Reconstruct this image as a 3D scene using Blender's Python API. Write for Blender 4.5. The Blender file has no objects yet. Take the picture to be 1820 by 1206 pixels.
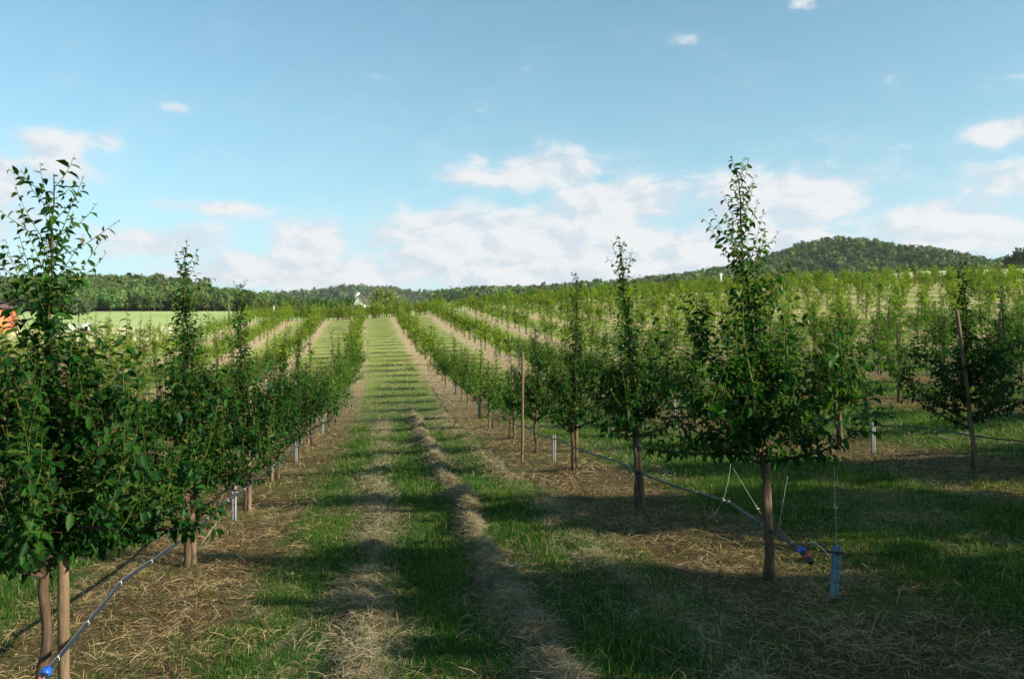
import bpy, math
import numpy as np
from math import radians, pi

# ------------------------------------------------------------------ camera, sky, sun
SC = bpy.context.scene
COL = SC.collection
F = 1415.0                     # focal length in photo pixels (1820 wide)
cam_d = bpy.data.cameras.new('camera')
cam = bpy.data.objects.new('camera', cam_d)
COL.objects.link(cam)
cam.location = (0, 0, 0)
cam.rotation_euler = (radians(90), 0, 0)
cam_d.sensor_width = 36
cam_d.lens = 28.0
cam_d.clip_start = 0.05
cam_d.clip_end = 20000
cam_d.dof.use_dof = True
cam_d.dof.focus_distance = 6.5
cam_d.dof.aperture_fstop = 3.2
SC.camera = cam
SC.view_settings.view_transform = 'Standard'
SC.view_settings.look = 'None'
SC.view_settings.exposure = 1.05
SC.view_settings.gamma = 1.0

SUN_EL = 26.0
SUN_AZ = 112.0                 # clockwise from +Y (view direction); 90 = exactly right
SUN_STR = 5.0
SKY_STR = 0.090

world = bpy.data.worlds.new('World')
SC.world = world
world.use_nodes = True
wn = world.node_tree
wn.nodes.clear()


def N(nt, typ, **kw):
    n = nt.nodes.new(typ)
    for k, v in kw.items():
        if k == 'inp':
            for i, val in v.items():
                n.inputs[i].default_value = val
        else:
            setattr(n, k, v)
    return n


def L(nt, a, b):
    nt.links.new(a, b)


def fmath(nt, op, a, b=None, c=None, clamp=False):
    n = nt.nodes.new('ShaderNodeMath')
    n.operation = op
    n.use_clamp = clamp
    for i, v in enumerate((a, b, c)):
        if v is None:
            continue
        if isinstance(v, (int, float)):
            n.inputs[i].default_value = v
        else:
            nt.links.new(v, n.inputs[i])
    return n.outputs[0]


def mixc(nt, fac, a, b, mode='MIX'):
    n = nt.nodes.new('ShaderNodeMix')
    n.data_type = 'RGBA'
    n.blend_type = mode
    for idx, v in ((0, fac), (6, a), (7, b)):
        if isinstance(v, (int, float)):
            n.inputs[idx].default_value = v
        elif isinstance(v, (tuple, list)):
            n.inputs[idx].default_value = (*v[:3], 1)
        else:
            nt.links.new(v, n.inputs[idx])
    return n.outputs[2]


def ramp(nt, fac, stops):
    n = nt.nodes.new('ShaderNodeValToRGB')
    el = n.color_ramp.elements
    while len(el) > 1:
        el.remove(el[-1])
    for i, (p, c) in enumerate(stops):
        e = el[0] if i == 0 else el.new(p)
        e.position = p
        e.color = (*c, 1) if len(c) == 3 else c
    nt.links.new(fac, n.inputs[0])
    return n.outputs[0]


def smooth(nt, v, lo, hi):
    n = nt.nodes.new('ShaderNodeMapRange')
    n.interpolation_type = 'SMOOTHSTEP'
    nt.links.new(v, n.inputs[0])
    n.inputs[1].default_value = lo
    n.inputs[2].default_value = hi
    return n.outputs[0]


def build_world():
    nt = wn
    sky = N(nt, 'ShaderNodeTexSky', sky_type='NISHITA', sun_disc=False)
    sky.sun_elevation = radians(SUN_EL)
    sky.sun_rotation = radians(SUN_AZ)
    sky.altitude = 300
    sky.air_density = 1.0
    sky.dust_density = 0.6
    sky.ozone_density = 1.6
    tc = N(nt, 'ShaderNodeTexCoord')
    sep = N(nt, 'ShaderNodeSeparateXYZ')
    L(nt, tc.outputs['Generated'], sep.inputs[0])
    x, y, z = sep.outputs
    az = fmath(nt, 'ARCTAN2', x, y)
    hyp = fmath(nt, 'SQRT', fmath(nt, 'ADD', fmath(nt, 'MULTIPLY', x, x), fmath(nt, 'MULTIPLY', y, y)))
    el = fmath(nt, 'ARCTAN2', z, hyp)
    # cloud banks: (azimuth, elevation, half widths) in degrees, weight
    banks = [
        (2.5, 6.2, 14, 3.3, 1.15), (-4, 7.6, 4.5, 1.8, 1.05), (7.5, 9.4, 5.5, 2.2, 1.05), (1.8, 11.9, 6.0, 1.6, .92), (-2.5, 11.4, 3.5, .8, .9),
        (19, 9.4, 7.0, 2.3, 1.0), (17, 6.3, 9, 1.8, .95), (28, 7.2, 7, 2.2, .85), (32, 12.6, 3.2, 1.1, .85), (32, 9.5, 4, 1.5, .7),
        (-14.3, 6.4, 3.0, 2.2, 1.15), (-17, 4.6, 6, 1.4, .95), (-10.5, 4.6, 5, 1.2, .95), (-24, 6.2, 5, 1.5, .75), (-20, 8.8, 6, .6, .62),
        (-33.5, 9.6, 2.6, 2.2, 1.0), (-35, 7.5, 5, 2.5, .8), (-30, 11.5, 2.6, 1.8, .78), (-27.5, 12.6, 2.0, .9, .75), (-22.8, 15.0, .9, .4, .42),
        (12.4, 20.2, 1.6, .6, .62), (20.3, 21.6, 1.2, .5, .70), (22.0, 22.0, 1.2, .7, .80), (23.4, 23.2, 1.0, 1.0, .75), (-10, 18, 1.0, .25, .4),
        (60, 12, 14, 5, .8), (-70, 10, 16, 4, .8), (110, 16, 25, 6, .5), (-130, 14, 28, 7, .7), (175, 20, 20, 5, .6)]
    total = None
    for a, e, wa, we, wt in banks:
        da = fmath(nt, 'MULTIPLY', fmath(nt, 'SUBTRACT', az, radians(a)), 1 / radians(wa))
        de = fmath(nt, 'MULTIPLY', fmath(nt, 'SUBTRACT', el, radians(e)), 1 / radians(we))
        r2 = fmath(nt, 'ADD', fmath(nt, 'MULTIPLY', da, da), fmath(nt, 'MULTIPLY', de, de))
        g = fmath(nt, 'MULTIPLY', fmath(nt, 'EXPONENT', fmath(nt, 'MULTIPLY', r2, -1.0)), wt)
        total = g if total is None else fmath(nt, 'MAXIMUM', total, g)
    cmb = N(nt, 'ShaderNodeCombineXYZ')
    L(nt, fmath(nt, 'MULTIPLY', az, 11.0), cmb.inputs[0])
    L(nt, fmath(nt, 'MULTIPLY', el, 21.0), cmb.inputs[1])
    n1 = N(nt, 'ShaderNodeTexNoise', inp={'Scale': 1.15, 'Detail': 12, 'Roughness': .62, 'Distortion': .35})
    L(nt, cmb.outputs[0], n1.inputs['Vector'])
    cmb2 = N(nt, 'ShaderNodeCombineXYZ', inp={2: 3.7})
    L(nt, fmath(nt, 'ADD', fmath(nt, 'MULTIPLY', az, 26.0), fmath(nt, 'MULTIPLY', el, 9.0)), cmb2.inputs[0])
    L(nt, fmath(nt, 'MULTIPLY', el, 60.0), cmb2.inputs[1])
    n2 = N(nt, 'ShaderNodeTexNoise', inp={'Scale': 1.0, 'Detail': 6, 'Roughness': .55, 'Distortion': .6})
    L(nt, cmb2.outputs[0], n2.inputs['Vector'])
    nz = fmath(nt, 'ADD', fmath(nt, 'MULTIPLY', n1.outputs[0], .8), fmath(nt, 'MULTIPLY', n2.outputs[0], .2))
    v = fmath(nt, 'ADD', fmath(nt, 'MULTIPLY', fmath(nt, 'SUBTRACT', nz, .5), 2.2), fmath(nt, 'SUBTRACT', total, .0))
    mask = smooth(nt, v, .24, .74)
    # veil near horizon
    lowv = fmath(nt, 'EXPONENT', fmath(nt, 'MULTIPLY', fmath(nt, 'MAXIMUM', el, 0.0), -1 / radians(13.0)))
    # cloud shade : brighter lumps, greyer flat parts
    off = N(nt, 'ShaderNodeVectorMath', operation='ADD')
    L(nt, cmb.outputs[0], off.inputs[0])
    off.inputs[1].default_value = (.20, .22, 0)
    n3 = N(nt, 'ShaderNodeTexNoise', inp={'Scale': 1.15, 'Detail': 12, 'Roughness': .62, 'Distortion': .35})
    L(nt, off.outputs[0], n3.inputs['Vector'])
    relief = fmath(nt, 'SUBTRACT', n1.outputs[0], n3.outputs[0])
    lit = smooth(nt, fmath(nt, 'ADD', fmath(nt, 'MULTIPLY', relief, 3.0), fmath(nt, 'MULTIPLY', v, .30)), -.22, .50)
    ccol = mixc(nt, lit, (.32, .36, .40), (.435, .435, .44))
    skyc = mixc(nt, 1.0, sky.outputs[0], (SKY_STR,) * 3, 'MULTIPLY')
    skyc = mixc(nt, 1.0, skyc, (0.72, 1.07, .97), 'MULTIPLY')
    skyc = mixc(nt, fmath(nt, 'MULTIPLY', lowv, .85), skyc, (.29, .37, .42))
    veil = fmath(nt, 'MULTIPLY', smooth(nt, v, -.15, .75), fmath(nt, 'MULTIPLY', fmath(nt, 'MULTIPLY', lowv, lowv), 1.9, clamp=True))
    skyc = mixc(nt, veil, skyc, (.36, .41, .45))
    allc = mixc(nt, fmath(nt, 'MULTIPLY', mask, .9), skyc, ccol)
    bg = N(nt, 'ShaderNodeBackground', inp={'Strength': 1.0})
    L(nt, allc, bg.inputs[0])
    out = N(nt, 'ShaderNodeOutputWorld')
    L(nt, bg.outputs[0], out.inputs[0])


build_world()

sun_d = bpy.data.lights.new('sun', 'SUN')
sun_d.energy = SUN_STR
sun_d.angle = radians(0.5)
sun_d.color = (1.0, .90, .70)
sun = bpy.data.objects.new('sun', sun_d)
COL.objects.link(sun)
sun.rotation_euler = (radians(90 - SUN_EL), 0, radians(180 - SUN_AZ))
sun.location = (60, -20, 30)

# ------------------------------------------------------------------ numpy helpers
rng = np.random.default_rng(7)


def hash2(ix, iy, s):
    h = (ix * 374761393 + iy * 668265263 + s * 982451653) & 0xFFFFFFFF
    h = ((h ^ (h >> 13)) * 1274126177) & 0xFFFFFFFF
    return ((h ^ (h >> 16)) & 0xFFFF) / 65535.0


def vnoise(x, y, s=0):
    ix = np.floor(x).astype(np.int64)
    iy = np.floor(y).astype(np.int64)
    fx = x - ix
    fy = y - iy
    fx = fx * fx * (3 - 2 * fx)
    fy = fy * fy * (3 - 2 * fy)
    a = hash2(ix, iy, s)
    b = hash2(ix + 1, iy, s)
    c = hash2(ix, iy + 1, s)
    d = hash2(ix + 1, iy + 1, s)
    return (a * (1 - fx) + b * fx) * (1 - fy) + (c * (1 - fx) + d * fx) * fy


def fbm(x, y, s=0, o=4):
    t = 0
    a = .5
    for i in range(o):
        t = t + a * vnoise(x * 2 ** i, y * 2 ** i, s + i)
        a *= .5
    return t


ROWW = 4.96


def shift(z):                  # the rows run off to the left of the view direction
    return -.1555 * z - .027 * np.maximum(0, z - 40)


def xw(u, z):
    return u + shift(z)


PZ = [-40, 0, 4.6, 6.2, 9, 12.7, 17, 20, 26, 39, 52, 59, 72, 85, 110, 130, 160, 220, 300, 400, 3000]
PH = [-1.9, -1.87, -1.93, -2.0, -2.12, -2.26, -2.45, -2.6, -2.74, -2.56, -1.8, -1.3, -.3, .73, 2.95, 3.55, 4.3, 6.0, 11.5, 15, 15]
SU = [-400, -60, -20, -7, -2, .5, 3, 8, 13, 30, 60, 100, 130, 200, 400]
SH = [-2.0, -1.0, -.6, -.45, -.18, 0, .15, .42, 1.05, 2.3, 4.2, 5.4, 6.6, 14, 17]
LX = np.array([-400, -292, -243, -195, -163, -130, -100, -60, 0])
LHt = np.array([27, 26, 25.5, 23.5, 19.5, 16.5, 14, 8, 0])
RPX = np.array([-400, 300, 560, 760, 950, 1080, 1200, 1300, 1385, 1437, 1520, 1600, 1680, 1750, 1815, 2400, 3200])
RH = np.array([20, 24, 30, 38, 44, 49, 58, 70, 86, 99, 90, 77, 66, 66, 70, 60, 40])
RX = (RPX - 910) / F * 900
CPX = np.array([-900, 300, 470, 560, 590, 620, 680, 740, 800, 1000, 2000])
CH = np.array([60, 74, 78, 82, 88, 93, 88, 80, 74, 60, 50])
CX = (CPX - 910) / F * 1500


def interp_s(v, X, Y):
    return np.interp(v, X, Y)


_zs = np.linspace(-40, 3000, 30401)
_ph = np.interp(_zs, PZ, PH)
_k = np.hanning(61)
_k /= _k.sum()
_ph = np.convolve(np.pad(_ph, 30, mode='edge'), _k, 'valid')
_us = np.linspace(-400, 400, 8001)
_sh = np.interp(_us, SU, SH)
_k2 = np.hanning(41)
_k2 /= _k2.sum()
_sh = np.convolve(np.pad(_sh, 20, mode='edge'), _k2, 'valid')


def bell(z, c, w):
    t = np.clip(1 - np.abs(z - c) / w, 0, 1)
    return t * t * (3 - 2 * t)


def height(x, z):
    u = x - shift(np.minimum(z, 300))
    h = np.interp(z, _zs, _ph) + np.interp(u, _us, _sh) * np.where(z > 300, np.clip(1 - (z - 300) / 400, .2, 1), 1)
    left = np.maximum(0, np.interp(x, LX, LHt) - h) * bell(z, 470, 160)
    right = np.maximum(0, np.interp(x, RX, RH) - h) * bell(z, 900, 480)
    cen = np.maximum(0, np.interp(x, CX, CH) - h) * bell(z, 1550, 420)
    return h + np.maximum(np.maximum(left, right), cen)


WR = [(.93, .085, .11, 34), (-.14, .13, .04, 24), (1.85, .16, .035, 26)]     # hay windrows: u, half width, height, fade


def windrow(u, z):
    t = np.zeros_like(u)
    for c, w, hh, end in WR:
        cc = c + .05 * np.sin(z * .9 + c * 5) + .03 * np.sin(z * 2.7) + .07 * (vnoise(z * 4.1, u * 0 + c * 3, 15) - .5)
        cl = .25 + 1.5 * vnoise(u * 2.5 + c * 9, z * 3.1, 5) * (.5 + vnoise(u * 0 + c, z * 1.1, 6))
        ww = w * (.65 + .8 * vnoise(z * 2.3, u * 0 + c * 4, 16))
        t = t + hh * np.exp(-((u - cc) / ww) ** 2) * np.clip((end - z) / 8, 0, 1) * cl
    return t


def micro(x, z):
    u = x - shift(z)
    fade = np.clip((60 - z) / 40, 0, 1)
    return (windrow(u, z) + (fbm(x * .9, z * .9, 3, 4) - .47) * .10 + (vnoise(x * 9, z * 9, 8) - .5) * .016) * fade


def ground(x, z):
    x = np.asarray(x, float)
    z = np.asarray(z, float)
    return height(x, z) + micro(x, z)


class Geo:
    def __init__(s):
        s.v = []
        s.nv = 0
        s.p = []          # (array n*k, mat)
        s.a = []

    def add(s, v, polys, mat=0, tint=(1, 1, 1)):
        v = np.asarray(v, np.float32).reshape(-1, 3)
        t = np.asarray(tint, np.float32)
        if t.ndim == 1:
            t = np.tile(t, (len(v), 1))
        s.v.append(v)
        s.a.append(t)
        for p in (polys if isinstance(polys, list) else [polys]):
            s.p.append((np.asarray(p, np.int32) + s.nv, mat))
        s.nv += len(v)

    def tube(s, pts, rad, n=6, mat=0, tint=(1, 1, 1), cap=True, rough=0.0):
        pts = np.asarray(pts, float)
        m = len(pts)
        rad = np.broadcast_to(np.asarray(rad, float), (m,))
        tan = np.gradient(pts, axis=0)
        tan /= np.linalg.norm(tan, axis=1)[:, None] + 1e-9
        ref = np.array([0, 0, 1.0]) if abs(tan[0, 2]) < .9 else np.array([1.0, 0, 0])
        a = np.cross(tan, ref)
        a /= np.linalg.norm(a, axis=1)[:, None] + 1e-9
        b = np.cross(tan, a)
        th = np.arange(n) * 2 * pi / n
        ring = pts[:, None] + rad[:, None, None] * (a[:, None] * np.cos(th)[None, :, None] + b[:, None] * np.sin(th)[None, :, None])
        if rough:
            k_ = 1 + rough * (np.random.default_rng(m * n).random((m, n, 1)) - .5) * 2
            ring = pts[:, None] + (ring - pts[:, None]) * k_
        idx = np.arange(m * n).reshape(m, n)
        q = np.stack([idx[:-1], np.roll(idx, -1, 1)[:-1], np.roll(idx, -1, 1)[1:], idx[1:]], -1).reshape(-1, 4)
        s.add(ring.reshape(-1, 3), [q], mat, tint)
        if cap:
            s.p.append((idx[-1][None] + s.nv - m * n, mat))
            s.p.append((idx[0][::-1][None] + s.nv - m * n, mat))

    def box(s, c, d, mat=0, tint=(1, 1, 1)):
        c = np.array(c, float)
        d = np.array(d, float) / 2
        sg = np.array([[-1, -1, -1], [1, -1, -1], [1, 1, -1], [-1, 1, -1], [-1, -1, 1], [1, -1, 1], [1, 1, 1], [-1, 1, 1]])
        s.add(c + sg * d, np.array([[3, 2, 1, 0], [4, 5, 6, 7], [0, 1, 5, 4], [1, 2, 6, 5], [2, 3, 7, 6], [3, 0, 4, 7]]), mat, tint)

    def arrays(s):
        v = np.concatenate(s.v)
        a = np.concatenate(s.a)
        return v, a

    def build(s, name, mats, parent=None, smooth_=False, link=True):
        me = bpy.data.meshes.new(name)
        v, a = s.arrays()
        me.vertices.add(len(v))
        me.vertices.foreach_set('co', v.ravel())
        loops = np.concatenate([p.ravel() for p, m in s.p])
        counts = np.concatenate([np.full(len(p), p.shape[1]) for p, m in s.p])
        mi = np.concatenate([np.full(len(p), m) for p, m in s.p]).astype(np.int32)
        starts = np.concatenate([[0], np.cumsum(counts)[:-1]]).astype(np.int32)
        me.loops.add(len(loops))
        me.loops.foreach_set('vertex_index', loops.astype(np.int32))
        me.polygons.add(len(counts))
        me.polygons.foreach_set('loop_start', starts)
        me.polygons.foreach_set('material_index', mi)
        if smooth_:
            me.polygons.foreach_set('use_smooth', np.ones(len(counts), bool))
        ca = me.color_attributes.new('tint', 'FLOAT_COLOR', 'POINT')
        c4 = np.concatenate([a, np.ones((len(a), 1), np.float32)], 1)
        ca.data.foreach_set('color', c4.ravel())
        for m in (mats if isinstance(mats, (list, tuple)) else [mats]):
            me.materials.append(m)
        me.update(calc_edges=True)
        o = bpy.data.objects.new(name, me)
        if link:
            COL.objects.link(o)
        if parent is not None:
            o.parent = parent
        return o


def tag(o, label=None, cat=None, group=None, kind=None):
    if label:
        o['label'] = label
    if cat:
        o['category'] = cat
    if group:
        o['group'] = group
    if kind:
        o['kind'] = kind
    return o


def empty(name, loc, rz=0.0):
    o = bpy.data.objects.new(name, None)
    COL.objects.link(o)
    o.location = loc
    o.rotation_euler = (0, 0, rz)
    o.empty_display_size = .1
    return o


# ------------------------------------------------------------------ materials
def mat_new(name):
    m = bpy.data.materials.new(name)
    m.use_nodes = True
    nt = m.node_tree
    nt.nodes.clear()
    out = nt.nodes.new('ShaderNodeOutputMaterial')
    return m, nt, out


def mat_leaf(name, trans=.35, rough=.5, spec=.5, gain=1.0):
    m, nt, out = mat_new(name)
    at = N(nt, 'ShaderNodeAttribute', attribute_name='tint')
    oi = N(nt, 'ShaderNodeObjectInfo')
    hsv = N(nt, 'ShaderNodeHueSaturation')
    L(nt, at.outputs['Color'], hsv.inputs['Color'])
    L(nt, fmath(nt, 'MULTIPLY_ADD', oi.outputs['Random'], .34 * gain, .84 * gain), hsv.inputs['Value'])
    L(nt, fmath(nt, 'MULTIPLY_ADD', oi.outputs['Random'], -.02, .51), hsv.inputs['Hue'])
    pb = N(nt, 'ShaderNodeBsdfPrincipled', inp={'Roughness': rough, 'Specular IOR Level': spec})
    L(nt, hsv.outputs[0], pb.inputs['Base Color'])
    tr = N(nt, 'ShaderNodeBsdfTranslucent')
    tcol = mixc(nt, 1.0, hsv.outputs[0], (1.5, 1.6, .55), 'MULTIPLY')
    L(nt, tcol, tr.inputs[0])
    mx = N(nt, 'ShaderNodeMixShader', inp={0: trans})
    L(nt, pb.outputs[0], mx.inputs[1])
    L(nt, tr.outputs[0], mx.inputs[2])
    L(nt, mx.outputs[0], out.inputs[0])
    return m


def mat_wood(name, c1, c2, scale=30, rough=.85):
    m, nt, out = mat_new(name)
    tc = N(nt, 'ShaderNodeTexCoord')
    mp = N(nt, 'ShaderNodeMapping')
    mp.inputs['Scale'].default_value = (scale, scale, scale * .12)
    L(nt, tc.outputs['Object'], mp.inputs[0])
    n = N(nt, 'ShaderNodeTexNoise', inp={'Scale': 1.0, 'Detail': 6, 'Roughness': .65})
    L(nt, mp.outputs[0], n.inputs['Vector'])
    n2 = N(nt, 'ShaderNodeTexNoise', inp={'Scale': 5.0, 'Detail': 3})
    L(nt, tc.outputs['Object'], n2.inputs['Vector'])
    f = fmath(nt, 'ADD', fmath(nt, 'MULTIPLY', n.outputs[0], .7), fmath(nt, 'MULTIPLY', n2.outputs[0], .3))
    col = ramp(nt, f, [(.32, c1), (.66, c2)])
    pb = N(nt, 'ShaderNodeBsdfPrincipled', inp={'Roughness': rough, 'Specular IOR Level': .25})
    L(nt, col, pb.inputs['Base Color'])
    bp = N(nt, 'ShaderNodeBump', inp={'Strength': .9, 'Distance': .010})
    L(nt, n.outputs[0], bp.inputs['Height'])
    L(nt, bp.outputs[0], pb.inputs['Normal'])
    L(nt, pb.outputs[0], out.inputs[0])
    return m


def mat_plain(name, c, rough=.5, metal=0.0, vary=.15, scale=20):
    m, nt, out = mat_new(name)
    tc = N(nt, 'ShaderNodeTexCoord')
    n = N(nt, 'ShaderNodeTexNoise', inp={'Scale': scale, 'Detail': 5, 'Roughness': .6})
    L(nt, tc.outputs['Object'], n.inputs['Vector'])
    lo = tuple(v * (1 - vary) for v in c)
    hi = tuple(min(1, v * (1 + vary)) for v in c)
    col = ramp(nt, n.outputs[0], [(.3, lo), (.7, hi)])
    pb = N(nt, 'ShaderNodeBsdfPrincipled', inp={'Roughness': rough, 'Metallic': metal})
    L(nt, col, pb.inputs['Base Color'])
    L(nt, pb.outputs[0], out.inputs[0])
    return m


M_LEAF = mat_leaf('fruit_leaf', .42, .52, .16)
M_FAR = mat_leaf('far_foliage', .38, .65, .12)
M_FOREST = mat_leaf('forest_foliage', .2, .8, .1)
M_GRASS = mat_leaf('grass_blade', .42, .6, .12)
M_STRAW = mat_leaf('straw', .25, .8, .15)
M_BARK = mat_wood('bark', (.025, .017, .011), (.115, .075, .046), 46)
M_STAKE = mat_wood('weathered_stake', (.06, .04, .025), (.21, .145, .09), 30)
M_HOSE = mat_plain('black_hose', (.012, .018, .026), .5)
M_BLUE = mat_plain('blue_plastic', (.01, .08, .42), .35)
M_RED = mat_plain('red_plastic', (.42, .03, .02), .35)
M_BLACK = mat_plain('black_plastic', (.012, .012, .014), .4)
M_ZINC = mat_plain('galvanised_steel', (.17, .18, .185), .6, .1, .2, 60)
M_ZINC_SHADED = mat_plain('shaded_galvanised_steel', (.07, .13, .17), .55, .2, .25, 60)  # darker bluish copy of the zinc, the end post's shade painted in
M_STRING = mat_plain('white_string', (.55, .55, .50), .7)
M_WHITE = mat_plain('white_render', (.72, .72, .70), .8, 0, .05, 2)
M_ROOF = mat_plain('dark_roof_tile', (.08, .05, .045), .8, 0, .25, 3)
M_ORANGE = mat_plain('orange_render', (.46, .15, .06), .8, 0, .12, 2)
M_GLASS = mat_plain('dark_glass', (.03, .04, .05), .15)


def mat_ground():
    m, nt, out = mat_new('orchard_ground')
    au = N(nt, 'ShaderNodeAttribute', attribute_name='uz')
    sp = N(nt, 'ShaderNodeSeparateXYZ')
    L(nt, au.outputs['Vector'], sp.inputs[0])
    u, z, zone = sp.outputs
    geo = N(nt, 'ShaderNodeNewGeometry')
    P = geo.outputs['Position']

    def noise(scale, detail=5, rough=.6, dist=0.0, vec=None):
        n = N(nt, 'ShaderNodeTexNoise', inp={'Scale': scale, 'Detail': detail, 'Roughness': rough, 'Distortion': dist})
        L(nt, vec if vec is not None else P, n.inputs['Vector'])
        return n.outputs[0]
    nb = noise(.45)
    nm = noise(2.2, 6)
    nf = noise(14, 6, .7)
    nff = noise(70, 4, .7)
    mp = N(nt, 'ShaderNodeMapping')
    mp.inputs['Scale'].default_value = (3.0, .22, 1)
    L(nt, P, mp.inputs[0])
    mp2 = N(nt, 'ShaderNodeMapping')
    mp2.inputs['Rotation'].default_value = (0, 0, 0.155)
    L(nt, P, mp2.inputs[0])
    L(nt, mp2.outputs[0], mp.inputs[0])
    nstreak = noise(1.0, 4, .6, 0, mp.outputs[0])
    # distance to nearest tree row
    t = fmath(nt, 'FRACT', fmath(nt, 'MULTIPLY', fmath(nt, 'ADD', u, 2.0 + ROWW * 200.5), 1 / ROWW))
    d = fmath(nt, 'MULTIPLY', fmath(nt, 'ABSOLUTE', fmath(nt, 'SUBTRACT', t, .5)), ROWW)
    dn = fmath(nt, 'ADD', d, fmath(nt, 'MULTIPLY', fmath(nt, 'SUBTRACT', nm, .5), .9))
    strip = fmath(nt, 'SUBTRACT', 1.0, smooth(nt, dn, .62, 1.12))
    # bands of mown, dry clippings lengthwise
    dry = smooth(nt, fmath(nt, 'ADD', fmath(nt, 'ADD', fmath(nt, 'MULTIPLY', nstreak, .55), fmath(nt, 'MULTIPLY', nm, .35)), fmath(nt, 'MULTIPLY', nf, .22)), .54, .72)
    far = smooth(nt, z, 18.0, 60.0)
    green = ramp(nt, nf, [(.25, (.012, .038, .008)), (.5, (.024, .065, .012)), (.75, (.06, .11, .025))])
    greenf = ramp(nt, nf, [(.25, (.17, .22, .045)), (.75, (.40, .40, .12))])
    green = mixc(nt, far, green, greenf)  # foreground shade put into the near grass colour, sunlight into the far
    hay = ramp(nt, fmath(nt, 'ADD', fmath(nt, 'MULTIPLY', nf, .5), fmath(nt, 'MULTIPLY', nff, .5)), [(.3, (.07, .05, .03)), (.5, (.19, .145, .085)), (.72, (.36, .29, .185))])
    soil = ramp(nt, fmath(nt, 'ADD', fmath(nt, 'MULTIPLY', nf, .5), fmath(nt, 'MULTIPLY', nff, .5)), [(.3, (.022, .016, .009)), (.5, (.075, .05, .026)), (.7, (.20, .14, .075))])
    moss = mixc(nt, smooth(nt, nb, .45, .62), soil, (.085, .08, .022))
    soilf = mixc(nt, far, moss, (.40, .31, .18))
    grassy = mixc(nt, fmath(nt, 'MULTIPLY', dry, .8), green, hay)
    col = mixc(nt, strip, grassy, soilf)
    # windrow attribute in alpha-like 4th channel
    aw = N(nt, 'ShaderNodeAttribute', attribute_name='hay')
    col = mixc(nt, aw.outputs['Fac'], col, hay)
    # zone: 0 orchard, 1 pale field, 2 forest floor
    npl = noise(.02, 4)
    pale = ramp(nt, npl, [(.35, (.25, .34, .11)), (.65, (.38, .45, .18))])
    col = mixc(nt, smooth(nt, zone, .4, .6), col, pale)
    col = mixc(nt, smooth(nt, zone, 1.4, 1.6), col, (.58, .54, .30))
    col = mixc(nt, smooth(nt, zone, 2.4, 2.6), col, (.02, .04, .014))
    pb = N(nt, 'ShaderNodeBsdfPrincipled', inp={'Roughness': .95, 'Specular IOR Level': .1})
    L(nt, col, pb.inputs['Base Color'])
    bp = N(nt, 'ShaderNodeBump', inp={'Strength': .8, 'Distance': .03})
    L(nt, fmath(nt, 'ADD', fmath(nt, 'MULTIPLY', nf, .7), fmath(nt, 'MULTIPLY', nff, .4)), bp.inputs['Height'])
    L(nt, bp.outputs[0], pb.inputs['Normal'])
    L(nt, pb.outputs[0], out.inputs[0])
    return m


# ------------------------------------------------------------------ terrain
def axis(lo, flo, fhi, hi, step, grow, cap):
    core = list(np.arange(flo, fhi + 1e-6, step))
    a = []
    s_ = step
    v = core[-1]
    while v < hi:
        s_ = min(s_ * grow, cap)
        v += s_
        a.append(v)
    b = []
    s_ = step
    v = core[0]
    while v > lo:
        s_ = min(s_ * grow, cap)
        v -= s_
        b.append(v)
    return np.array(b[::-1] + core + a)


def orchard_end(u):
    """how far away each row ends"""
    return np.where(u < -18, 82 - (u + 18) * -.15, np.where(u < -3, 160, 165 - np.clip(u - 60, 0, 100) * .55))


def zone_of(x, z, u):
    zn = np.where(z > orchard_end(u) + 2, 1.0, 0.0)
    zn = np.where((u < -18) & (z > orchard_end(u) + 2) & (z < orchard_end(u) + 22), 2.0, zn)
    zn = np.where((u > 60) & (z > 150), 2.0, zn)
    zn = np.where(((x < -20) & (z > 318)) | (z > 400), 3.0, zn)
    zn = np.where((z < -2) & (zn < .5), 0.0, zn)
    return zn


def build_terrain():
    uu = axis(-2600, -7, 11, 2600, .11, 1.06, 45)
    zz = axis(-60, 2, 26, 3200, .11, 1.03, 30)
    U, Z = np.meshgrid(uu, zz)
    S = shift(np.minimum(Z, 300))
    X = U + S
    Hh = height(X, Z) + micro(X, Z)
    nz, nu = X.shape
    idx = np.arange(nz * nu).reshape(nz, nu)
    q = np.stack([idx[:-1, :-1], idx[:-1, 1:], idx[1:, 1:], idx[1:, :-1]], -1).reshape(-1, 4)
    g = Geo()
    g.add(np.stack([X, Z, Hh], -1).reshape(-1, 3), q)
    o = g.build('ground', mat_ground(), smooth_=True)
    me = o.data
    at = me.attributes.new('uz', 'FLOAT_VECTOR', 'POINT')
    zn = zone_of(X, Z, U)
    at.data.foreach_set('vector', np.stack([U, Z, zn], -1).astype(np.float32).ravel())
    ah = me.attributes.new('hay', 'FLOAT', 'POINT')
    ah.data.foreach_set('value', np.clip(windrow(U, Z) * 22, 0, .9).astype(np.float32).ravel())
    tag(o, 'grassy orchard ground with bare strips under the tree rows', kind='structure')
    return o


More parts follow.
